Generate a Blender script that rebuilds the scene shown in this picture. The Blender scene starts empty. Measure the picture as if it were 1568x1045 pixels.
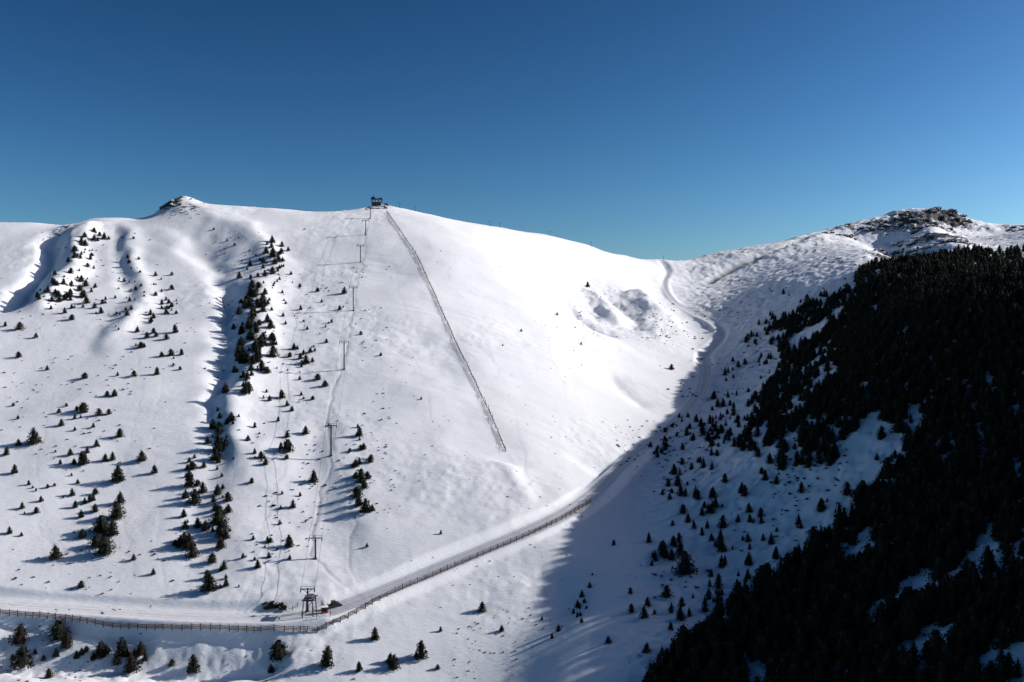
import bpy, math, random
import numpy as np
from mathutils import Vector, Matrix, noise as mnoise
random.seed(7); rng=np.random.default_rng(7)
F=1568*35/36.0; CX=784.0; CY=522.5
SUN_EL=26.8; SUN_AZ=9.0      # azimuth measured from +X toward +Y
scene=bpy.context.scene

# ------------------------------------------------------------ survey points (bearing, height angle, range)
C=[]
def cp(px,py,d): C.append(((px-CX)/F*d, d, (CY-py)/F*d))
def cw(x,y,z): C.append((x,y,z))
def pl(py): return 1.0/(.001176+(py-320)*2.668e-6)
crest=[(-300,350,800),(-120,345,800),(0,343,800),(60,344,800),(108,346,800),(140,335,800),(190,333,805),(232,332,812),(268,308,822),(320,311,830),(400,317,840),(500,324,850),(560,320,858),(577,314,860),(620,319,862),(660,331,868),(760,349,885),(840,362,905),(905,379,935),(960,393,970),(1017,399,1000),(1060,396,1050),(1100,392,1090),(1200,371,1160),(1290,347,1210),(1340,336,1235),(1375,330,1250),(1440,330,1255),(1472,337,1258),(1495,348,1265),(1540,350,1290),(1600,353,1310),(1800,358,1330)]
for p in crest:
    cp(*p)
    x,y,z=C[-1]; cw(x*(y+70)/y,y+70,z-14)
    if p[0]%20==0: cw(x*(y+350)/y,y+350,z-90)
for py in (400,460,550,650,750,850,950,1045):
    for px in (-500,-200,0,150,300,450,600):
        cp(px,py,pl(py))
for p in [(700,400,728),(800,405,780),(900,402,880),(960,410,930),(700,460,655),(800,455,700),(870,450,770),(940,450,830),
          (700,550,562),(800,550,582),(900,550,625),(980,550,670),(1035,550,700),
          (700,650,487),(800,650,496),(900,650,520),(960,650,540),(750,750,430),(850,750,436),
          (750,850,386),(850,850,385),(920,850,384),(750,950,350),(850,950,345),(720,1045,321),(800,1045,316),
          (1017,415,970),(1022,450,900),(1055,483,835),(1095,508,780),(1085,545,720),(1075,590,645),(1040,640,570),(985,700,500),(935,750,450),
          (960,800,410),(945,850,380),(900,950,335),(860,1045,305),
          (1110,452,875),(1180,438,825),(1290,431,745),(1380,426,655),(1480,422,565),(1568,416,482),
          (1290,388,900),(1200,402,960),(1110,418,975),(1060,426,960),(1380,370,1000),(1480,387,860),(1568,381,920),(1440,354,1120),(1330,367,1080),(1540,362,1120),
          (1180,565,640),]:
    cp(*p)
for p in [(242,300,0),(240,200,-22),(238,400,18),(320,300,4),(330,450,24),(340,600,37),(500,400,38),(500,700,75),(700,600,95),(600,1000,135),(350,150,-15),
          (120,330,-70),(170,330,-42),(130,420,-37),(72,345,-88),(75,420,-66),
          (0,230,-138),(-200,230,-143),(-450,230,-143),(0,120,-160),(-300,100,-165),(100,120,-122),(100,220,-88),(150,20,-105),(0,20,-172),(-300,20,-175),
          (-800,300,-110),(-800,500,-40),(-900,800,70),(-900,1000,60),(-700,1400,-60),(0,1700,-120),(600,2000,-80),(900,1500,60),(1200,1000,120)]:
    cw(*p)
C=np.array(C); PX=C[:,:2]/300.0
def U(r2): return np.where(r2>0, .5*r2*np.log(np.maximum(r2,1e-12)),0)
n=len(C); K=U(((PX[:,None]-PX[None])**2).sum(-1))+np.eye(n)*2e-4
P=np.c_[np.ones(n),PX]; A=np.zeros((n+3,n+3)); A[:n,:n]=K; A[:n,n:]=P; A[n:,:n]=P.T
w=np.linalg.solve(A,np.r_[C[:,2],0,0,0])
def hbase(X,Y):
    s=X.shape; x=X.ravel()/300.0; y=Y.ravel()/300.0
    h=w[n]+w[n+1]*x+w[n+2]*y
    for i in range(n):
        h+=w[i]*U((x-PX[i,0])**2+(y-PX[i,1])**2)
    h=h.reshape(s)
    t=np.clip((Y-1450)/500,0,1); t=t*t*(3-2*t)
    t2=np.clip((np.abs(X)-900)/500,0,1); t=np.maximum(t,t2*t2*(3-2*t2))
    return h*(1-t)+(-150)*t
DS=np.geomspace(130,1500,900)
def sight(pts):
    out=[]
    pts=np.array([p[:2] for p in pts],float)
    a=(pts[:,0]-CX)/F; b=(CY-pts[:,1])/F
    X=a[:,None]*DS; Y=np.broadcast_to(DS,X.shape); Z=b[:,None]*DS
    H=hbase(X,Y); dlt=Z-H
    for i in range(len(pts)):
        k=np.where(dlt[i]<0)[0]
        k=k[k>0]
        if len(k): d=DS[k[0]]
        else:
            m=DS>700; d=DS[m][np.argmin(dlt[i][m])]
        out.append((a[i]*d,d))
    out=np.array(out)
    return np.c_[out,hbase(out[:,0],out[:,1])]
def resample(P,step):
    P=np.asarray(P,float); res=[]
    m=len(P)
    for i in range(m-1):
        p0=P[max(i-1,0)];p1=P[i];p2=P[i+1];p3=P[min(i+2,m-1)]
        L=np.linalg.norm((p2-p1)[:2]); k=max(1,int(L/step))
        for j in range(k):
            t=j/k
            res.append(.5*((2*p1)+(-p0+p2)*t+(2*p0-5*p1+4*p2-p3)*t*t+(-p0+3*p1-3*p2+p3)*t**3))
    res.append(P[-1]); return np.array(res)

# ------------------------------------------------------------ grid
us=np.concatenate([np.linspace(-1.9,-.57,60)[:-1],np.linspace(-.57,.57,800),np.linspace(.57,1.9,60)[1:]])
ys=np.concatenate([np.geomspace(12,250,60)[:-1],np.geomspace(250,1350,840),np.geomspace(1350,9000,50)[1:]])
UU,YY=np.meshgrid(us,ys); XX=UU*YY
H=hbase(XX,YY)
def pdist(P,wx=None,wy=None):
    best=np.full(XX.shape,1e9); zz=np.zeros(XX.shape); pr=np.zeros(XX.shape)
    m=len(P)-1
    lo=P[:,:2].min(0)-80; hi=P[:,:2].max(0)+80
    M=(XX>lo[0])&(XX<hi[0])&(YY>lo[1])&(YY<hi[1])
    x=XX[M];y=YY[M]; b=best[M]; z=zz[M]; q=pr[M]
    if wx is not None: x=x+wx[M]; y=y+wy[M]
    for i in range(m):
        ax,ay,az=P[i];bx,by,bz=P[i+1]; dx=bx-ax;dy=by-ay; L2=dx*dx+dy*dy+1e-9
        t=np.clip(((x-ax)*dx+(y-ay)*dy)/L2,0,1)
        ex=x-ax-t*dx; ey=y-ay-t*dy; d=np.sqrt(ex*ex+ey*ey)
        k=d<b; b=np.where(k,d,b); z=np.where(k,az+t*(bz-az),z); q=np.where(k,(i+t)/m,q)
    best[M]=b; zz[M]=z; pr[M]=q
    return best,None,zz,pr
TAB=rng.random((256,256))*2-1
def vn(X,Y,sc,rot=0.3,ox=0,oy=0):
    c,s=math.cos(rot),math.sin(rot)
    x=(X*c-Y*s)/sc+ox+512; y=(X*s+Y*c)/sc+oy+512
    xi=np.floor(x).astype(int); yi=np.floor(y).astype(int); fx=x-xi; fy=y-yi
    fx=fx*fx*fx*(fx*(fx*6-15)+10); fy=fy*fy*fy*(fy*(fy*6-15)+10)
    a=TAB[xi&255,yi&255];b=TAB[(xi+1)&255,yi&255];c2=TAB[xi&255,(yi+1)&255];d=TAB[(xi+1)&255,(yi+1)&255]
    return (a*(1-fx)+b*fx)*(1-fy)+(c2*(1-fx)+d*fx)*fy
feats=[([(270,306),(335,335),(400,380),(408,450),(392,560),(352,650),(345,800),(335,900)],4.5,13),
 ([(240,338),(300,370),(330,400),(345,450),(350,500),(348,580),(335,660),(325,800),(310,900)],-4.2,9),
 ([(250,304),(290,306)],3.5,9),
 ([(142,337),(118,390),(92,445),(55,480)],6,11),([(104,350),(78,395),(52,440),(10,478)],-7,10),
 ([(195,340),(205,400),(212,460),(180,520),(150,560)],2.4,7),([(180,345),(188,400),(192,460)],-1.6,5),
 ([(903,438),(925,468),(955,498)],6,10),([(960,448),(990,476),(1015,505)],6,10),([(866,448),(890,480),(930,512)],-6,9),([(935,455),(965,488),(990,515)],-3,8),
 ([(772,700),(795,750),(808,790)],1.6,6),([(775,680),(825,780)],-1.2,14),
 ([(-60,982),(100,998),(300,1004),(470,1000)],-6.5,8),
 ([(640,500),(700,600),(740,720)],-1.5,16),([(940,575),(985,620)],-2,7),
 ([(820,860),(850,900),(890,960)],-1.2,9),([(900,700),(960,730)],-1.2,7),
 ([(490,640),(470,760),(520,880)],-1.5,10),
 ([(1362,329),(1420,326),(1470,332)],5,20),([(1320,350),(1370,375),(1400,400)],-12,22),([(1410,345),(1460,385)],10,20),([(1240,366),(1290,352)],4,14),
 ([(1180,395),(1250,372)],3,12),([(1090,415),(1130,398)],3,12),
]
W1=vn(XX,YY,28,.4,60,4); W2=vn(XX,YY,45,1.3,6,44); W3=vn(XX,YY,12,.2,90,4); W4=vn(XX,YY,12,.9,20,34)
wx=6*W1+3*W3; wy=6*W2+3*W4
for pts,amp,wd in feats:
    P=resample(sight(pts),12); sc=min(1,wd/9); d,_,z,q=pdist(P,wx*sc,wy*sc)
    tap=np.clip(q*5,0,1)*np.clip((1-q)*5,0,1)
    if len(pts)<3: tap=np.ones_like(tap)
    tap=tap*tap*(3-2*tap)
    H+=amp*tap*(1+.4*W2)*np.exp(-(d/wd)**2)
# wind-scoured bank: ground tilted to face away from the sun
bc=sight([(953,483)])[0]
rr=((XX-bc[0]+.4*wx)/42)**2+((YY-bc[1]+wy)/70)**2
H+=.36*(XX-bc[0])*np.exp(-rr**1.5)
ty=[305,335,380,410,450,500,570,645,720,780,835,900,1000]; tx=[15,25,40,46,44,66,96,123,142,159,148,140,153]
side=np.clip((XX-np.interp(YY,ty,tx))/25,-1,1)
rough=np.clip(side,0,1)
patch=np.clip(vn(XX,YY,50,.6,31,8)*1.8+.1,0,1)
N=1.4*vn(XX,YY,70,.3)+.65*vn(XX,YY,33,.9,3,9)+.28*vn(XX,YY,15,1.7,7,1)+.10*vn(XX,YY,7,2.3,5,5)*(.4+patch)+.04*vn(XX,YY,3,.2)
rip=np.clip(1.3*vn(XX,YY,48,1.1,77,3)-.1,0,1)
N+=.15*vn(XX*.3,YY*1.0+XX*.3,4,.0,40,9)*rip+.2*vn(XX*.2+3*W1,YY+XX*.25+6*W1,14,.0,4,19)*rip
lump=vn(XX,YY,4.2,.5,11,2)*.36+vn(XX,YY,2.2,1.5,1,12)*.26
N+=lump*rough*1.5+ .4*lump*patch+lump*1.5*np.exp(-rr)
bank=sight([(250,1000)])[0]
N+=lump*1.3*np.exp(-((YY-bank[1])/9)**2)*np.clip((-60-XX)/30,0,1)
N*=np.clip((1700-YY)/300,0.3,1)
rock=np.zeros(XX.shape)
def blob(px,py,rx,ry,a=1.0):
    global rock
    p=sight([(px,py)])[0]; 
    rx=rx/F*p[1]; ry=ry
    rock=np.maximum(rock,a*np.exp(-((XX-p[0])/rx)**2-((YY-p[1])/ry)**2))
for b in [(262,312,22,14,1.0),(290,318,28,10,.75),(1400,350,60,60,1.05),(1445,337,48,40,1.2),(1350,345,30,40,.95),(1300,352,25,25,.85),(1385,333,25,22,1.2),(1460,334,28,24,1.2),(1375,385,60,60,1.0),(1440,375,50,60,1.05),
          (950,472,45,24,.35),(95,352,25,25,.65),(577,316,30,16,.9),(1200,380,50,30,.4),(1150,400,30,30,.4),(1120,480,50,60,.35),(1555,350,25,20,.9),(1510,352,15,20,.6)]:
    blob(*b)
N+=rock*(3.4*np.abs(vn(XX,YY,13,.4,3,3))+2.4*vn(XX,YY,5,.8,6,6)+1.1*vn(XX,YY,2.4,.2))*np.where(YY>1050,1,.35)
# roads
road_px=[(-330,905),(-150,913),(0,926),(150,938),(300,948),(430,953),(500,945),(560,922),(640,886),(720,852),(800,818),(870,782),(915,752),(945,722),(985,688),(1025,658),(1055,628),(1075,600),(1080,570),(1079,545),(1098,525),(1104,510),(1090,498),(1060,482),(1036,466),(1022,450),(1018,432),(1023,416),(1014,404)]
R=sight(road_px)
for _ in range(3): R[1:-1,2]=.25*R[:-2,2]+.5*R[1:-1,2]+.25*R[2:,2]
R=resample(R,9); rd,_,rz,rq=pdist(R)
hw=np.interp(rq,[0,.3,.4,.7,.85,1],[6,6,3.4,3.4,2.3,1.8])
k=np.clip(1-(rd-hw)/4.0,0,1); k=k*k*(3-2*k)
H=(H+N)*(1-k)+(rz+.04*vn(XX,YY,2,.1))*k
roadm=np.clip(1-(rd-hw*.8)/1.5,0,1)
H+= -.16*np.exp(-((rd-1.0)/.4)**2)+.25*np.exp(-((rd-hw-1)/1.0)**2)
def wob(px,j):
    T=resample(sight(px),7); T[1:-1,:2]+=rng.normal(0,j,(len(T)-2,2)); return pdist(T)[0]
td=wob([(563,345),(556,400),(543,440),(540,480),(532,520),(522,570),(512,610),(498,640),(508,700),(492,760),(484,810),(478,850),(510,885),(535,905)],1.0)
td2=wob([(540,480),(520,560),(505,650),(520,720),(545,780),(535,840),(545,890)],1.0)
pd=pdist(resample(sight([(1085,434),(1120,416),(1160,399),(1200,381),(1245,364),(1285,352)]),9))[0]
H-=2.8*np.exp(-(pd/4.5)**2)
brk=np.clip(.6+1.2*vn(XX,YY,14,.8,50,50),0,1)
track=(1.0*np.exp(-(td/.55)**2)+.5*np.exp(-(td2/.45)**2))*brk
for px,a,wd in [([(545,470),(590,505),(640,540)],.6,.45),([(420,372),(500,402),(560,400)],.6,.6),([(780,360),(860,372),(930,392)],.5,.8),
    ([(420,600),(440,700),(405,800),(415,905)],.4,.4),([(200,470),(215,600),(190,720),(205,880)],.35,.4),([(60,480),(80,600),(55,740),(90,880)],.3,.4),
    ([(600,400),(640,560),(680,700),(690,800)],.3,.45),([(800,420),(850,560),(890,680)],.28,.5),([(470,380),(450,500),(455,600)],.35,.5),([(255,400),(250,560),(235,700),(255,900)],.35,.4),
    ([(645,360),(720,480),(790,640),(810,740)],.28,.5),([(380,900),(360,940)],.4,.4),([(620,930),(700,960),(800,1000)],.35,.35)]:
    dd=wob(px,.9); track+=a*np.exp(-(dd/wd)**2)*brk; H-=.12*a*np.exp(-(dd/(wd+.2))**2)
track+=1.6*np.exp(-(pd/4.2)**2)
H-=.16*np.exp(-(td/.6)**2)+.1*np.exp(-(td2/.6)**2)
ny,nx=XX.shape
co=np.stack([XX,YY,H],-1).reshape(-1,3).astype(np.float32)
idx=np.arange(ny*nx).reshape(ny,nx)
fa=np.stack([idx[:-1,:-1],idx[:-1,1:],idx[1:,1:],idx[1:,:-1]],-1).reshape(-1,4).astype(np.int32)
me=bpy.data.meshes.new("snow_terrain"); me.vertices.add(len(co)); me.vertices.foreach_set("co",co.ravel())
me.loops.add(fa.size); me.loops.foreach_set("vertex_index",fa.ravel())
me.polygons.add(len(fa)); me.polygons.foreach_set("loop_start",np.arange(0,fa.size,4,dtype=np.int32))
me.polygons.foreach_set("use_smooth",np.ones(len(fa),bool)); me.update(calc_edges=True)
for nm,arr in (("rock",rock),("road",roadm),("roadd",np.minimum(rd,50)),("track",track)):
    at=me.attributes.new(nm,'FLOAT','POINT'); at.data.foreach_set("value",arr.ravel().astype(np.float32))
terrain=bpy.data.objects.new("snow_mountain_terrain",me); scene.collection.objects.link(terrain)
bpy.context.view_layer.update()
def ray(px,py):
    d=Vector(((px-CX)/F,1,(CY-py)/F)).normalized()
    ok,loc,nr,i=terrain.ray_cast(Vector((0,0,0)),d)
    return loc if ok else None
def ground(x,y):
    ok,loc,nr,i=terrain.ray_cast(Vector((x,y,900)),Vector((0,0,-1)))
    return loc if ok else Vector((x,y,0))
def spot(px,py):
    for k in range(14):
        l=ray(px,py+k*1.0)
        if l: return l
    p=sight([(px,py)])[0]; return ground(p[0],p[1])

# ------------------------------------------------------------ materials
def mat(name,col,rough=.8,noise=None,metal=0):
    m=bpy.data.materials.new(name); m.use_nodes=True; nt=m.node_tree; b=nt.nodes["Principled BSDF"]
    b.inputs["Roughness"].default_value=rough; b.inputs["Metallic"].default_value=metal
    b.inputs["Specular IOR Level"].default_value=.15
    if noise:
        tc=nt.nodes.new("ShaderNodeTexCoord"); no=nt.nodes.new("ShaderNodeTexNoise"); no.inputs["Scale"].default_value=noise[0]
        nt.links.new(tc.outputs["Object"],no.inputs["Vector"])
        cr=nt.nodes.new("ShaderNodeValToRGB"); cr.color_ramp.elements[0].position=.35; cr.color_ramp.elements[1].position=.68
        cr.color_ramp.elements[0].color=(*col,1); cr.color_ramp.elements[1].color=(*noise[1],1)
        nt.links.new(no.outputs["Fac"],cr.inputs["Fac"]); nt.links.new(cr.outputs["Color"],b.inputs["Base Color"])
    else: b.inputs["Base Color"].default_value=(*col,1)
    return m
def snow_mat():
    m=bpy.data.materials.new("snow"); m.use_nodes=True; nt=m.node_tree; N_=nt.nodes; L=nt.links
    b=N_["Principled BSDF"]; b.inputs["Roughness"].default_value=.7; b.inputs["Specular IOR Level"].default_value=.12
    tc=N_.new("ShaderNodeTexCoord")
    def attr(n): 
        a=N_.new("ShaderNodeAttribute"); a.attribute_name=n; return a.outputs["Fac"]
    def noise(sc,det=4,map=None,rough=.55,rot=.35):
        o=N_.new("ShaderNodeTexNoise"); o.inputs["Scale"].default_value=sc; o.inputs["Detail"].default_value=det; o.inputs["Roughness"].default_value=rough
        if map:
            mp=N_.new("ShaderNodeMapping"); mp.inputs["Scale"].default_value=map; mp.inputs["Rotation"].default_value=(0,0,rot); L.new(tc.outputs["Object"],mp.inputs["Vector"]); L.new(mp.outputs["Vector"],o.inputs["Vector"])
        else: L.new(tc.outputs["Object"],o.inputs["Vector"])
        return o.outputs["Fac"]
    def math_(op,a,b_=None,clamp=False):
        k=N_.new("ShaderNodeMath"); k.operation=op; k.use_clamp=clamp
        for i,v in enumerate((a,b_)):
            if v is None: continue
            if isinstance(v,(int,float)): k.inputs[i].default_value=v
            else: L.new(v,k.inputs[i])
        return k.outputs[0]
    def mix(f,a,b_):
        k=N_.new("ShaderNodeMix"); k.data_type='RGBA'
        if isinstance(f,(int,float)): k.inputs[0].default_value=f
        else: L.new(f,k.inputs[0])
        for s,v in ((k.inputs[6],a),(k.inputs[7],b_)):
            if isinstance(v,tuple): s.default_value=(*v,1)
            else: L.new(v,s)
        return k.outputs[2]
    snow=mix(noise(.02,3),(.735,.765,.815),(.82,.84,.87))
    streak=noise(1.0,2,(.16,.010,.010),.5,.03)      # old ski and groomer lines down the fall line
    sm=math_('MULTIPLY',math_('MULTIPLY',math_('SUBTRACT',streak,.50),3.0,True),math_('MULTIPLY',math_('SUBTRACT',noise(.012,2),.42),4,True))
    snow=mix(math_('MULTIPLY',sm,.2),snow,(.58,.61,.67))
    rdv=attr("roadd"); stripes=math_('SINE',math_('MULTIPLY',rdv,2.6)); st=math_('MULTIPLY',math_('ADD',math_('MULTIPLY',stripes,.5),.5),noise(.15,3))
    roadcol=mix(st,(.70,.72,.76),(.42,.44,.48))
    c=mix(attr("road"),snow,roadcol)
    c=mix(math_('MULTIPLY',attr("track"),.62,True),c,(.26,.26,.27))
    g=math_('MULTIPLY',math_('SUBTRACT',noise(1.1,2),.68),9,True); gm=math_('MULTIPLY',math_('SUBTRACT',noise(.035,2),.5),7,True)
    gg=math_('MULTIPLY',math_('MULTIPLY',g,gm),math_('SUBTRACT',1,attr("road")),True)
    c=mix(gg,c,(.12,.10,.08))
    rf=math_('MULTIPLY',math_('SUBTRACT',math_('ADD',attr("rock"),math_('MULTIPLY',math_('SUBTRACT',noise(.22,6,(1,1,2.2),.7),.5),2.5)),.60),7,True)
    rf=math_('MULTIPLY',rf,math_('GREATER_THAN',attr("rock"),.05))
    rc=mix(noise(.6,4),(.033,.033,.034),(.11,.105,.10))
    c=mix(rf,c,rc); L.new(c,b.inputs["Base Color"])
    h=math_('ADD',math_('MULTIPLY',noise(.5,5,(1,2.0,1)),.5),math_('MULTIPLY',noise(2.4,4),.2))
    h=math_('ADD',h,math_('MULTIPLY',rf,noise(1.2,4)))
    h=math_('SUBTRACT',h,math_('MULTIPLY',sm,.1))
    bp=N_.new("ShaderNodeBump"); bp.inputs["Distance"].default_value=.5; bp.inputs["Strength"].default_value=.6
    L.new(h,bp.inputs["Height"]); L.new(bp.outputs["Normal"],b.inputs["Normal"])
    return m
def rock_mat():
    m=bpy.data.materials.new("snow_dusted_rock"); m.use_nodes=True; nt=m.node_tree; N_=nt.nodes; L=nt.links; b=N_["Principled BSDF"]; b.inputs["Roughness"].default_value=.9
    g=N_.new("ShaderNodeNewGeometry"); sx=N_.new("ShaderNodeSeparateXYZ"); L.new(g.outputs["Normal"],sx.inputs[0])
    tc=N_.new("ShaderNodeTexCoord"); no=N_.new("ShaderNodeTexNoise"); no.inputs["Scale"].default_value=.5; no.inputs["Detail"].default_value=6; L.new(tc.outputs["Object"],no.inputs["Vector"])
    ad=N_.new("ShaderNodeMath"); ad.operation='ADD'; L.new(sx.outputs["Z"],ad.inputs[0]); L.new(no.outputs["Fac"],ad.inputs[1])
    r=N_.new("ShaderNodeValToRGB"); r.color_ramp.elements[0].position=.0; r.color_ramp.elements[0].color=(.035,.034,.034,1); r.color_ramp.elements[1].position=.89; r.color_ramp.elements[1].color=(.8,.8,.82,1)
    e=r.color_ramp.elements.new(.79); e.color=(.10,.095,.09,1)
    mr=N_.new("ShaderNodeMath"); mr.operation='MULTIPLY'; mr.inputs[1].default_value=.8; L.new(ad.outputs[0],mr.inputs[0]); L.new(mr.outputs[0],r.inputs["Fac"]); L.new(r.outputs["Color"],b.inputs["Base Color"])
    bp=N_.new("ShaderNodeBump"); bp.inputs["Distance"].default_value=1; L.new(no.outputs["Fac"],bp.inputs["Height"]); L.new(bp.outputs["Normal"],b.inputs["Normal"])
    return m
me.materials.append(snow_mat()); M_rock=rock_mat()
M_leaf=mat("pine_needles",(.009,.012,.009),.9,(3.0,(.025,.028,.018)))
M_leaf2=mat("pine_needles_brown",(.014,.013,.010),.9,(3.0,(.036,.029,.020)))
M_bark=mat("bark",(.04,.03,.022),.9)
M_wood=mat("weathered_wood",(.10,.055,.035),.85,(1.5,(.17,.10,.065)))
M_steel=mat("dark_steel",(.04,.04,.045),.5,None,.3)
M_gal=mat("galvanised_steel",(.12,.12,.13),.5,None,.4)
M_red=mat("red_paint",(.40,.075,.03),.6,(2,(.3,.06,.03)))
M_glass=mat("dark_glass",(.02,.025,.03),.15)
M_conc=mat("concrete",(.12,.11,.10),.9,(1,(.2,.18,.17)))
M_snowcap=mat("snow_cap",(.8,.81,.82),.7)
M_dry=mat("dry_shrub",(.04,.03,.018),.9,(4,(.09,.07,.04)))

class MB:
    def __init__(s): s.v=[];s.f=[];s.m=[];s.mats=[]
    def mi(s,m):
        if m not in s.mats: s.mats.append(m)
        return s.mats.index(m)
    def face(s,pts,m):
        k=len(s.v); s.v+= [tuple(p) for p in pts]; s.f.append(tuple(range(k,k+len(pts)))); s.m.append(s.mi(m))
    def beam(s,a,b,t,m,t2=None,n=4):
        a=Vector(a);b=Vector(b); d=(b-a).normalized(); up=Vector((0,0,1)) if abs(d.z)<.9 else Vector((1,0,0))
        x=d.cross(up).normalized(); y=x.cross(d); t2=t if t2 is None else t2; k=len(s.v)
        for p,r in ((a,t),(b,t2)):
            for i in range(n):
                an=2*math.pi*(i+.5)/n; s.v.append(tuple(p+(x*math.cos(an)+y*math.sin(an))*r*.707*(1 if n==4 else 1.2)))
        for i in range(n):
            j=(i+1)%n; s.f.append((k+i,k+j,k+n+j,k+n+i)); s.m.append(s.mi(m))
        s.f.append(tuple(k+i for i in range(n))[::-1]); s.m.append(s.mi(m)); s.f.append(tuple(k+n+i for i in range(n))); s.m.append(s.mi(m))
    def box(s,c,sz,m):
        x,y,z=c;a,b,h=sz[0]/2,sz[1]/2,sz[2]/2; k=len(s.v)
        for dz in (-h,h):
            for dx,dy in ((-a,-b),(a,-b),(a,b),(-a,b)): s.v.append((x+dx,y+dy,z+dz))
        for f in ((3,2,1,0),(4,5,6,7),(0,1,5,4),(1,2,6,5),(2,3,7,6),(3,0,4,7)):
            s.f.append(tuple(k+i for i in f)); s.m.append(s.mi(m))
    def mesh(s,name):
        me=bpy.data.meshes.new(name); me.from_pydata(s.v,[],s.f)
        for m in s.mats: me.materials.append(m)
        me.polygons.foreach_set("material_index",s.m); me.update(); return me
    def obj(s,name,loc=(0,0,0),parent=None,rz=0):
        o=bpy.data.objects.new(name,s.mesh(name)); scene.collection.objects.link(o); o.location=loc; o.rotation_euler=(0,0,rz)
        if parent: o.parent=parent
        return o

# ------------------------------------------------------------ trees (1 m tall, scaled)
def tree_mesh(name,seed,wide=.36,nl=420,leaf=M_leaf,taper=.85):
    r=random.Random(seed); b=MB()
    b.beam((0,0,-.15),(0,0,.9),.035,M_bark,.008,6)
    lob=[(r.uniform(0,6.28),r.uniform(.1,.9),r.uniform(.7,1.35)) for _ in range(9)]
    def R(t,an):
        base=wide*(1-t)**taper*min(1,.55+t*5)
        k=1.0
        for a,h,g in lob:
            k+= (g-1)*math.exp(-((t-h)/.13)**2)*max(0,math.cos(an-a))
        return base*k*(1+.12*math.sin(t*42+an*2))+.012
    for i in range(16):
        t=r.uniform(.08,.8); an=r.uniform(0,6.28); q=R(t,an)*.85
        b.beam((0,0,t),(math.cos(an)*q,math.sin(an)*q,t+q*.15),.012,M_bark,.004,3)
    rings=[]
    for i in range(7):
        t=.07+i*.13; rings.append([(math.cos(a)*R(t,a)*.66*r.uniform(.7,1.2),math.sin(a)*R(t,a)*.66*r.uniform(.7,1.2),t+r.uniform(-.03,.03)) for a in [j*6.283/7 for j in range(7)]])
    for i in range(6):
        for j in range(7):
            if r.random()<.92: b.face([rings[i][j],rings[i][(j+1)%7],rings[i+1][(j+1)%7],rings[i+1][j]],leaf)
    for i in range(nl):
        t=1-r.random()**.62*.97; t=max(.04,min(.99,t)); t=r.choice([t,r.uniform(.04,.7)])
        an=r.uniform(0,6.283); q=R(t,an)*r.uniform(.55,1.06); c=Vector((math.cos(an)*q,math.sin(an)*q,t))
        s=r.uniform(.03,.075)*(1-.45*t); o=Vector((math.cos(an),math.sin(an),r.uniform(-.5,.5))).normalized()
        u=o.cross(Vector((r.gauss(0,1),r.gauss(0,1),r.gauss(0,1)))).normalized(); v=(o*r.uniform(.6,1.2)+Vector((0,0,r.uniform(-.3,.5))))
        b.face([c-u*s,c+v*s*.4-Vector((0,0,s*.5)),c+u*s,c+v*s*1.5],leaf)
    return b.mesh(name)
TM=[tree_mesh("pine_a",1,.38),tree_mesh("pine_b",2,.34,taper=.65),tree_mesh("pine_c",3,.44,taper=.6),tree_mesh("pine_d",4,.31,taper=.8),tree_mesh("pine_e",5,.48,taper=.5),tree_mesh("pine_f",6,.37,leaf=M_leaf2)]
FM=[tree_mesh("fir_a",11,.28,240),tree_mesh("fir_b",12,.33,240,taper=.7),tree_mesh("fir_c",13,.25,240,taper=.95),tree_mesh("fir_d",14,.37,240,taper=.62)]
def shrub_mesh(name,seed):
    r=random.Random(seed); b=MB()
    for i in range(46):
        an=r.uniform(0,6.28); el=r.uniform(.1,1.4); q=r.uniform(.4,1)*.5
        e=Vector((math.cos(an)*math.cos(el)*q*1.5,math.sin(an)*math.cos(el)*q*1.5,math.sin(el)*q))
        u=Vector((r.gauss(0,1),r.gauss(0,1),r.gauss(0,1))).normalized()*.1
        b.face([e*.1-u*.3,e-u,e*1.2,e+u],M_dry if r.random()<.5 else M_leaf)
    return b.mesh(name)
SM=[shrub_mesh("shrub_%d"%i,20+i) for i in range(3)]

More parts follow.
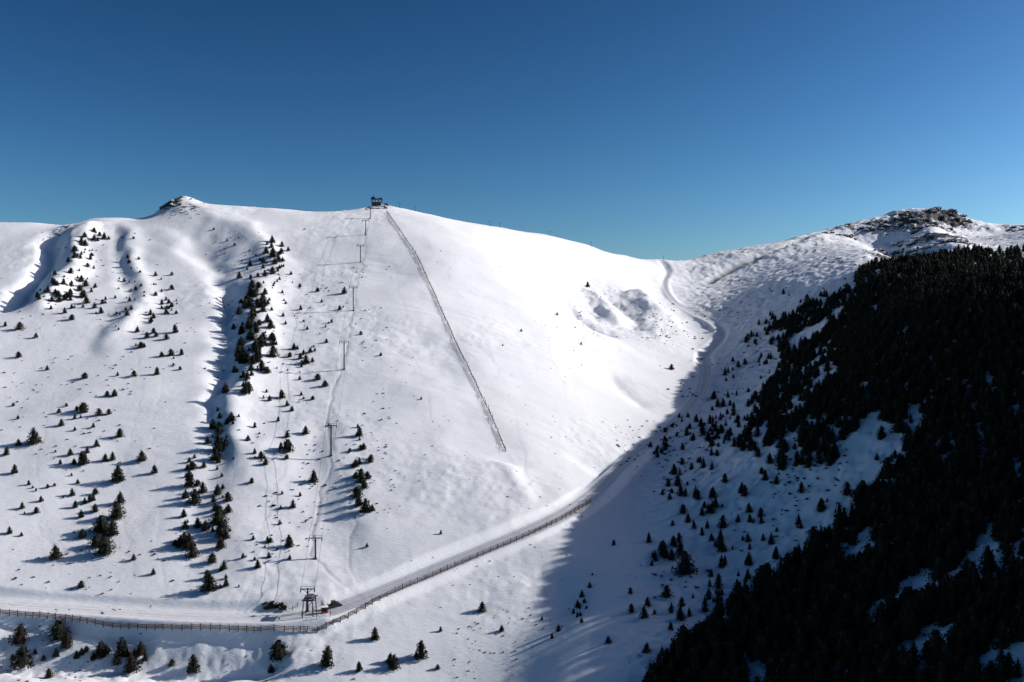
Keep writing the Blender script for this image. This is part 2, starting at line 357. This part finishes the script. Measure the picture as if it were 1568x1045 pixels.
trees=[(30,505,11),(55,518,8),(8,500,7),(28,548,9),(110,490,8),(155,480,9),(72,567,7),(130,580,9),(128,632,15),(175,607,10),(205,577,9),(180,576,6),(240,574,11),(90,633,7),(52,680,22),(28,683,10),(10,697,12),(22,725,13),(183,670,13),(143,655,7),(127,712,20),(148,684,10),(172,705,12),(180,738,24),(218,706,15),(237,725,12),(290,745,22),(130,772,9),(184,772,18),(178,795,24),(155,815,24),(172,820,22),(85,856,20),(160,850,28),(148,838,18),(205,858,9),(310,755,16),(297,772,22),(318,680,10),(335,692,26),(330,705,16),(345,602,14),(335,665,12),(283,810,12),(303,808,14),(290,840,22),(278,838,18),(296,853,22),(335,802,26),(341,815,20),(350,785,12),(320,905,26),(346,825,12),(325,862,14),(125,900,10),(235,880,9),(287,720,8),(262,545,10),(268,510,12),(216,533,9),(255,520,8),
(440,692,18),(430,688,10),(480,739,17),(468,665,12),(550,668,14),(557,688,9),(567,708,10),(553,740,14),(547,762,16),(560,785,20),(549,775,16),(558,748,12),(432,610,12),(440,622,8),(487,582,9),(498,592,9),(469,558,14),(460,550,9),(450,535,9),(475,540,7),(527,450,10),(520,475,7),(553,513,5),(583,545,5),(443,838,18),(562,838,6),(400,702,10),(385,740,8),(407,712,9),(390,695,8),(395,870,12),(410,830,8),(448,778,12),(380,675,8),(390,655,8),(500,525,6),(440,670,9),(430,780,6),
(30,985,28),(36,1022,34),(90,980,28),(102,992,20),(75,1038,14),(155,1006,22),(187,1005,28),(202,1028,26),(215,1002,18),(297,1030,26),(263,1020,10),(425,1010,28),(500,1021,30),(574,980,18),(603,1024,20),(597,1015,14),(645,1008,26),(550,1028,14),(738,937,14),(768,967,9),(675,967,7),(670,1025,7),(125,1003,10),(415,1030,12),(855,967,10),(830,950,6),(885,930,10),(891,915,10),(903,900,8),(845,978,8),(940,835,8),(884,945,7),
(900,440,8),(798,508,4),(770,530,3),(853,483,4),(890,528,4),(1028,566,8),(645,612,4),(675,818,6),
(1050,880,34),(1042,850,20),(1028,858,16),(1040,830,14),(1020,915,18),(1042,950,20),(1000,855,10),(1105,845,20),(1110,865,14),(1148,842,10),(1148,800,12),(1227,755,16),(1025,765,10),(1045,780,8),(1068,765,14),(1075,790,12),(1075,820,12),(990,1000,14),(965,910,10),(932,985,10),(1045,712,10),(1090,720,12),(1110,740,14),(1140,760,16),(1130,800,12),(1160,700,14),(1195,685,18),(1040,640,7),(1030,655,7),(1018,690,8)]
for px,py,hp in trees:
    l=spot(px,py); h=hp/F*l.y*1.3
    right=px>960 and py<1000
    o=bpy.data.objects.new("pine_tree",random.choice(FM if right else TM)); scene.collection.objects.link(o)
    o.location=(l.x,l.y,l.z-.06*h); s=h; k=random.uniform(.9,1.15)
    o.scale=(s*k,s*k,s); o.rotation_euler=(random.uniform(-.06,.06),random.uniform(-.06,.06),random.uniform(0,6.28))

def mass(name,pts,meshes,flat=1.0):
    par=bpy.data.objects.new(name,None); scene.collection.objects.link(par)
    groups=[[] for _ in meshes]
    for p in pts: groups[random.randrange(len(meshes))].append(p)
    for gi,(g,m) in enumerate(zip(groups,meshes)):
        if not g: continue
        v=[];f=[]
        for l,s in g:
            a=random.uniform(0,6.28); k=len(v); q=s*.5*1.41421
            for j in range(4): v.append((l.x+math.cos(a+j*math.pi/2)*q,l.y+math.sin(a+j*math.pi/2)*q,l.z-.05*s))
            f.append((k,k+1,k+2,k+3))
        im=bpy.data.meshes.new("scatter_points"); im.from_pydata(v,[],f)
        io=bpy.data.objects.new("scatter_points_%d"%gi,im); scene.collection.objects.link(io); io.parent=par
        io.instance_type='FACES'; io.use_instance_faces_scale=True; io.instance_faces_scale=1.0
        io.show_instancer_for_render=False; io.show_instancer_for_viewport=False
        c=bpy.data.objects.new("tree_crown_%d"%gi,m); scene.collection.objects.link(c); c.parent=io
    return par
def line_cluster(poly,cnt,spread,hr):
    out=[];P=np.array(poly,float); seg=np.linalg.norm(np.diff(P,axis=0),axis=1); cum=np.r_[0,np.cumsum(seg)]
    for _ in range(cnt):
        t=random.uniform(0,cum[-1]); x=np.interp(t,cum,P[:,0])+random.gauss(0,spread); y=np.interp(t,cum,P[:,1])+random.gauss(0,9)
        l=ray(x,y)
        if l: out.append((l,hr[0]+(hr[1]-hr[0])*random.random()**1.4))
    return out
pts=[]
pts+=line_cluster([(425,385),(395,430),(400,500),(385,560),(375,590)],95,15,(2,8))
pts+=line_cluster([(410,400),(375,480),(378,590)],34,9,(3,8))
pts+=line_cluster([(140,360),(125,400),(92,450),(85,465)],60,13,(1.5,6))
pts+=line_cluster([(120,430),(150,460),(60,460)],26,13,(1.5,6))
pts+=line_cluster([(185,350),(205,420),(180,500)],34,17,(1.2,3.8))
pts+=line_cluster([(260,400),(268,560)],20,9,(1.5,4.5))
pts+=line_cluster([(245,430),(215,545)],22,15,(1.5,4.5))
pts+=line_cluster([(350,360),(430,420),(480,500),(470,560)],50,26,(1.2,3.8))
pts+=line_cluster([(430,560),(470,640)],14,26,(1.2,3.8))
pts+=line_cluster([(545,655),(558,780)],14,9,(2,4.5))
pts+=line_cluster([(120,600),(150,830)],26,27,(1.5,4.5))
pts+=line_cluster([(30,600),(60,830)],14,30,(1.2,3.5))
pts+=line_cluster([(338,620),(340,900)],40,11,(1.6,5.8))
pts+=line_cluster([(290,700),(290,860)],16,12,(1.6,4.8))
pts+=line_cluster([(440,600),(400,900)],22,30,(1.2,3))
pts+=line_cluster([(1045,635),(1000,700)],24,9,(1.5,3.5))
pts+=line_cluster([(903,900),(885,940)],8,6,(1,2.2))
pts+=line_cluster([(0,1000),(230,1010)],16,30,(2,4))
mass("distant_pine_trees",pts,TM)

def outline(px): return sight(px)[:,:2]
def inside(x,y,Pg):
    c=False; j=len(Pg)-1
    for i in range(len(Pg)):
        if (Pg[i][1]>y)!=(Pg[j][1]>y) and x<(Pg[j][0]-Pg[i][0])*(y-Pg[i][1])/(Pg[j][1]-Pg[i][1])+Pg[i][0]: c=not c
        j=i
    return c
front=outline([(1000,1040),(1060,985),(1130,925),(1200,885),(1290,795),(1385,700)])
front2=outline([(1385,700),(1385,665),(1310,625),(1285,560),(1285,500),(1300,465),(1310,442)])
dense=[tuple(p) for p in front]+[tuple(p) for p in front2]+[(262,760),(330,800),(420,700),(420,120),(40,120),(22,240)]
med=[tuple(p) for p in outline([(1180,490),(1300,437),(1300,560),(1330,640),(1385,665),(1385,690),(1280,712),(1190,715),(1130,690),(1160,620),(1200,560)])]
spr=[tuple(p) for p in outline([(990,1000),(935,985),(985,860),(1020,740),(1060,650),(1100,590),(1150,500),(1200,452),(1300,437),(1300,560),(1385,665),(1385,700),(1290,795),(1130,925),(1010,1035)])]
gaps=[outline([q])[0] for q in [(1310,855),(1400,900),(1415,985),(1500,860),(1330,660),(1480,880),(1540,1010),(1350,930)]]
fp=[]
for _ in range(62000):
    x=random.uniform(10,430); y=random.uniform(120,900); k=random.random()
    if x>330 and random.random()<.6: continue
    if inside(x,y,dense):
        if any(((x-g[0])/7)**2+((y-g[1])/5)**2<1 for g in gaps) and y<560 and k<.93: continue
        cl=float(vn(np.array([x]),np.array([y]),16,.3,9,9)[0])
        edge=1.0 if x<250 else .45
        if k<(.62+cl*.3)*edge: fp.append((ground(x,y),(4.2+5.8*random.random())*(1 if y<450 else .84)))
    elif inside(x,y,med):
        cl=float(vn(np.array([x]),np.array([y]),13,.3,9,9)[0])
        if k<.28+cl*.5: fp.append((ground(x,y),random.uniform(3.5,8)))
    elif inside(x,y,spr):
        cl=float(vn(np.array([x]),np.array([y]),15,.3,9,9)[0])
        if k<.05+cl*.15: fp.append((ground(x,y),random.uniform(1.8,6.5)))
mass("conifer_forest",fp,FM)
print("forest",len(fp))
sp=[]
def scatter(n_,x0,x1,y0,y1,s0,s1,thr):
    for _ in range(n_):
        px=random.uniform(x0,x1);py=random.uniform(y0,y1); l=ray(px,py)
        if l is None or l.y>1400: continue
        if float(vn(np.array([l.x]),np.array([l.y]),35,.3,19,29)[0])+random.gauss(0,.25)<thr: continue
        sp.append((l,random.uniform(s0,s1)*random.uniform(.6,1)))
scatter(1300,0,600,350,930,.5,1.7,.05); scatter(700,0,900,930,1045,.3,1.0,-.1); scatter(350,560,1000,340,900,.4,1.0,.1)
scatter(1700,1000,1300,430,950,.6,2.2,-.1); scatter(600,1050,1560,345,430,.8,2.6,-.05); scatter(240,880,1030,445,520,.5,1.6,-.3); scatter(140,940,1050,560,720,.5,1.7,-.2)
scatter(80,250,330,300,335,.8,2,-.3)
for _ in range(16):
    l=ray(random.uniform(405,438),random.uniform(924,936)); sp.append((l,random.uniform(1.5,3.2)))
mass("alpine_shrubs",sp,SM)

# ------------------------------------------------------------ rock outcrops on the far summit and the left knob
def outcrop(px,py,sx,sy,sz,nr,seed):
    r=random.Random(seed); l=spot(px,py); import bmesh
    bm=bmesh.new()
    for i in range(nr):
        ox,oy=r.uniform(-1,1)*sx,r.uniform(-.7,.7)*sy; g=ground(l.x+ox,l.y+oy); q=r.uniform(.35,1.0)
        m4=Matrix.Translation((ox,oy,g.z-l.z+q*sz*.0))@Matrix.Rotation(r.uniform(0,6),4,'Z')@Matrix.Diagonal((r.uniform(.15,.32)*sx,r.uniform(.2,.4)*sy,q*sz*.5,1))
        ret=bmesh.ops.create_icosphere(bm,subdivisions=3,radius=1,matrix=m4)
        for v in ret['verts']:
            p=v.co*.4+Vector((seed,i,0)); nz=mnoise.noise(p)*1.3+mnoise.noise(p*2.7)*.8
            v.co+=Vector((nz,mnoise.noise(p+Vector((9,9,9))),nz*.8))*sz*.24
    m=bpy.data.meshes.new("rock_outcrop"); bm.to_mesh(m); bm.free(); m.materials.append(M_rock)
    o=bpy.data.objects.new("rock_outcrop",m); scene.collection.objects.link(o); o.location=l
outcrop(1390,327,20,8,7,12,3); outcrop(1452,329,20,10,8,12,5); outcrop(1468,340,12,8,8,9,8); outcrop(1425,338,22,10,6,10,12); outcrop(1400,355,26,10,7,12,14); outcrop(1285,360,18,7,5,8,15); outcrop(1440,372,24,14,8,14,16); outcrop(1375,385,24,14,7,12,19); outcrop(1345,352,18,10,5,9,27)
outcrop(262,313,9,5,3.5,8,17); outcrop(1560,352,12,8,5,7,21); outcrop(577,318,8,5,2.5,7,23)

# ------------------------------------------------------------ fences
def groundline(px,step):
    P=np.array([list(spot(*p)) for p in px]); P=resample(P,step); return [ground(p[0],p[1]) for p in P]
fpx=[(-330,918),(-150,926),(0,941),(100,950),(250,964),(400,968),(470,967),(500,962),(560,932),(640,893),(720,859),(800,825),(860,797),(905,770)]
G=groundline(fpx,2.9); b=MB()
up=Vector((0,0,1))
for i,p in enumerate(G):
    lean=Vector((random.uniform(-.12,.12),random.uniform(-.12,.12),1)); h=random.uniform(1.85,2.3)
    b.beam(p-up*.5,p+lean*h,.24,M_wood)
    if i+1<len(G):
        q=G[i+1]
        for hh in (1.65,1.1,.55):
            b.beam(p+up*(hh+random.uniform(-.06,.06)),q+up*(hh+random.uniform(-.06,.06)),.15,M_wood)
        for k in range(1,4):
            c=p.lerp(q,k/4); b.beam(c+up*.35,c+up*1.7,.06,M_wood)
b.obj("wooden_roadside_fence")
dpx=[(592,326),(602,340),(618,363),(638,393),(655,430),(672,468),(690,508),(712,555),(738,610),(757,650),(775,692)]
G=groundline(dpx,3.0); b=MB()
for i,p in enumerate(G):
    lean=Vector((random.uniform(-.16,.16),random.uniform(-.16,.16),1)); h=random.uniform(1.9,2.6)
    b.beam(p-up*.5,p+lean*h,.26,M_wood)
    if i+1<len(G):
        q=G[i+1]; o=random.uniform(-.1,.1)
        for hh in (.5,.95,1.4):
            if random.random()<.85: b.beam(p+up*(hh+o),q+up*(hh+o+random.uniform(-.12,.12)),.12,M_wood)
b.obj("slatted_snow_fence")
G=groundline([(400,318),(450,321),(500,326),(540,322)],6); b=MB()
for i,p in enumerate(G):
    b.beam(p-up*.3,p+up*1.2,.1,M_wood)
    if i+1<len(G): b.beam(p+up*1.0,G[i+1]+up*1.0,.05,M_wood)
b.obj("crest_rope_fence")

# ------------------------------------------------------------ ski lift
tw=[(471,937,36),(483,856,33),(507,698,47),(527,566,43),(541,476,37),(552,402,26),(560,360,23),(567,335,17)]
tops=[]
lift=bpy.data.objects.new("ski_lift",None); scene.collection.objects.link(lift)
locs=[spot(a,c) for a,c,_ in tw]
for i,((px,py,hp),l) in enumerate(zip(tw,locs)):
    h=hp/F*l.y; b=MB(); a=locs[max(i-1,0)]; c=locs[min(i+1,len(locs)-1)]
    d=Vector((c.x-a.x,c.y-a.y,0)).normalized(); s=Vector((d.y,-d.x,0))
    b.beam((0,0,-1),(0,0,h),.46,M_steel,.32,8); b.box((0,0,.1),(1.4,1.4,.5),M_conc)
    b.beam(-s*2.6+up*(h-.3),s*2.6+up*(h-.3),.32,M_steel)
    b.beam(up*(h-1.8),s*1.6+up*(h-.4),.14,M_steel); b.beam(up*(h-1.8),-s*1.6+up*(h-.4),.14,M_steel)
    for k in (-2.4,2.4):
        b.beam(s*k-d*1.3+up*(h-.75),s*k+d*1.3+up*(h-.75),.22,M_steel)
        b.beam(s*k+up*(h-.75),s*k+up*(h+.7),.14,M_steel)
        for w_ in (-1,-.35,.35,1): b.beam(s*k*1.02+d*w_+up*(h-.95)-s*.12,s*k*1.02+d*w_+up*(h-.95)+s*.12,.4,M_steel,None,8)
    b.beam(-s*2.4+up*(h+.6),s*2.4+up*(h+.6),.1,M_steel)
    for r_ in range(int(h/.6)): b.beam(s*.3+d*.45+up*(r_*.6),-s*.3+d*.45+up*(r_*.6),.05,M_steel)
    b.obj("lift_tower_%d"%i,l,lift); tops.append((l+up*(h-.6),s,h))
b=MB()
for i in range(len(tops)-1):
    (p,s,_),(q,s2,_)=tops[i],tops[i+1]
    for k in (-2.4,2.4):
        A=p+s*k;B=q+s2*k; L=(B-A).length; prev=A
        for j in range(1,13):
            t=j/12; c=A.lerp(B,t)-up*(L*.02*4*t*(1-t)); b.beam(prev,c,.075,M_steel); prev=c
b.obj("haul_cable",(0,0,0),lift)
st=bpy.data.objects.new("lift_base_station",None); scene.collection.objects.link(st)
l=spot(474,942); b=MB()
for x in (-1.9,1.9):
    for y in (-3,3):
        b.beam((x,y,-1),(x*.8,y,6.2),.3,M_steel)
    b.beam((x*.8,-3.6,6.2),(x*.8,3.6,6.2),.4,M_steel)
for y in (-3,3): b.beam((-2.3,y,6.2),(2.3,y,6.2),.3,M_steel); b.beam((-1.9,y,1),(1.6,y,6),.12,M_steel)
b.box((0,0,6.7),(2.6,5,.7),M_gal)
for k in range(12):
    a=k/12*6.283; a2=(k+1)/12*6.283; b.beam((2.1*math.cos(a),2.1*math.sin(a),5.6),(2.1*math.cos(a2),2.1*math.sin(a2),5.6),.25,M_steel)
b.obj("drive_frame",l-up*.2,st)
l=spot(497,939); b=MB()
b.box((0,0,1.0),(2.2,2.0,2.0),M_red); b.box((0,0,2.1),(2.6,2.4,.2),M_steel); b.box((0,0,2.3),(2.5,2.3,.2),M_snowcap)
b.box((0,-1.02,1.35),(1.5,.06,.9),M_glass); b.box((-1.12,0,.9),(.06,.9,1.7),M_steel)
b.obj("operator_hut",l-up*.1,st,rz=.2)
b=MB()
gl=[spot(a,c)-l for a,c in ((448,936),(456,930),(462,944),(485,948),(492,928),(506,944))]
for g in gl: b.beam(g-up*.3,g+up*1.9,.16,M_wood)
for a,c in ((0,1),(2,3),(4,5)):
    for hh in (.8,1.5): b.beam(gl[a]+up*hh,gl[c]+up*hh,.08,M_wood)
b.obj("queue_rails",l,st)
l=spot(513,929); b=MB()
b.box((0,0,1.05),(2.8,1.8,.5),M_steel); b.box((-.6,0,1.7),(1.3,1.6,.8),M_glass); b.box((-.6,0,2.15),(1.4,1.7,.1),M_gal)
for y in (-1.1,1.1):
    b.box((0,y,.45),(3.0,.6,.5),M_steel)
    for x in (-1.5,1.5): b.beam((x,y-.3,.45),(x,y+.3,.45),.4,M_steel,None,10)
b.box((-2.2,0,.5),(.2,3.2,.9),M_steel); b.beam((-2.1,-.6,.6),(-1.3,-.6,.9),.14,M_steel); b.beam((-2.1,.6,.6),(-1.3,.6,.9),.14,M_steel)
b.box((2.1,0,.4),(.5,3.0,.5),M_steel); b.beam((1.3,0,.9),(2.0,0,.6),.2,M_steel); b.box((.8,0,1.5),(.9,1.2,.4),M_gal)
b.obj("snow_groomer",l,rz=.5)
l=spot(577,314); b=MB()
b.box((0,0,1.2),(8,6,4),M_conc); b.box((0,0,3.35),(9,7,.3),M_steel)
for x in (-4.2,-1.4,1.4,4.2):
    for y in (-2.5,2.5): b.beam((x,y,3.4),(x,y,6.2),.35,M_steel)
b.box((0,0,6.4),(10,6.2,.5),M_steel); b.box((-3,0,7.4),(3,3,1.6),M_steel); b.box((3.5,0,7.0),(2.6,3,.9),M_gal)
b.beam((-3,0,8),(-3,0,11),.25,M_steel); b.beam((-4.5,0,9.2),(-1.5,0,9.2),.2,M_steel); b.beam((.5,0,6.5),(.5,0,9.6),.2,M_steel)
for x in (-4.2,1.4): b.beam((x,-2.5,3.4),(x+2.8,-2.5,6.2),.14,M_steel)
for x in (-3,-1,1,3): b.box((x,-3.02,1.9),(1.1,.06,1.1),M_glass)
b.beam((5,-2,1),(9,-2,-1.5),.3,M_steel); b.beam((7,-2,-2),(7,-2,3),.25,M_steel); b.box((8.6,0,1),(3,3,3.2),M_conc)
b.obj("summit_lift_station",l-up*1.0)
for px,py in ((635,319),(612,316),(765,349),(842,362),(905,379),(750,346),(1016,399)):
    l=spot(px,py); b=MB(); b.beam((0,0,-.5),(0,0,4.6),.2,M_steel); b.box((0,0,4.4),(.8,.25,.5),M_steel); b.beam((0,0,2),(1,0,-.3),.1,M_steel); b.obj("marker_pole",l)

# ------------------------------------------------------------ light, sky, camera
el=math.radians(SUN_EL); az=math.radians(SUN_AZ)
sd=Vector((math.cos(el)*math.cos(az),math.cos(el)*math.sin(az),math.sin(el)))
sun=bpy.data.lights.new("sun",'SUN'); sun.energy=5.0; sun.angle=math.radians(.5); sun.color=(1,.945,.885)
so=bpy.data.objects.new("sun",sun); scene.collection.objects.link(so); so.rotation_euler=sd.to_track_quat('Z','Y').to_euler(); so.location=(600,200,500)
wd=bpy.data.worlds.new("World"); scene.world=wd; wd.use_nodes=True; nt=wd.node_tree
sk=nt.nodes.new("ShaderNodeTexSky"); sk.sky_type='NISHITA'; sk.sun_disc=False; sk.sun_elevation=el; sk.sun_rotation=math.pi/2-az
sk.altitude=1800; sk.air_density=1.0; sk.dust_density=4.0; sk.ozone_density=1.5
ga=nt.nodes.new("ShaderNodeGamma"); ga.inputs["Gamma"].default_value=2.15
hs=nt.nodes.new("ShaderNodeHueSaturation"); hs.inputs["Value"].default_value=.29; hs.inputs["Hue"].default_value=.488; hs.inputs["Saturation"].default_value=1.04
bg=nt.nodes["Background"]; bg.inputs["Strength"].default_value=.05
nt.links.new(sk.outputs["Color"],ga.inputs["Color"]); nt.links.new(ga.outputs[0],hs.inputs["Color"]); nt.links.new(hs.outputs[0],bg.inputs["Color"])
cam=bpy.data.cameras.new("camera"); cam.lens=35; cam.sensor_width=36; cam.clip_end=20000; cam.clip_start=.5
c=bpy.data.objects.new("camera",cam); scene.collection.objects.link(c); c.rotation_euler=(math.pi/2,0,0); scene.camera=c
scene.view_settings.view_transform='Standard'; scene.view_settings.look='None'; scene.view_settings.exposure=0
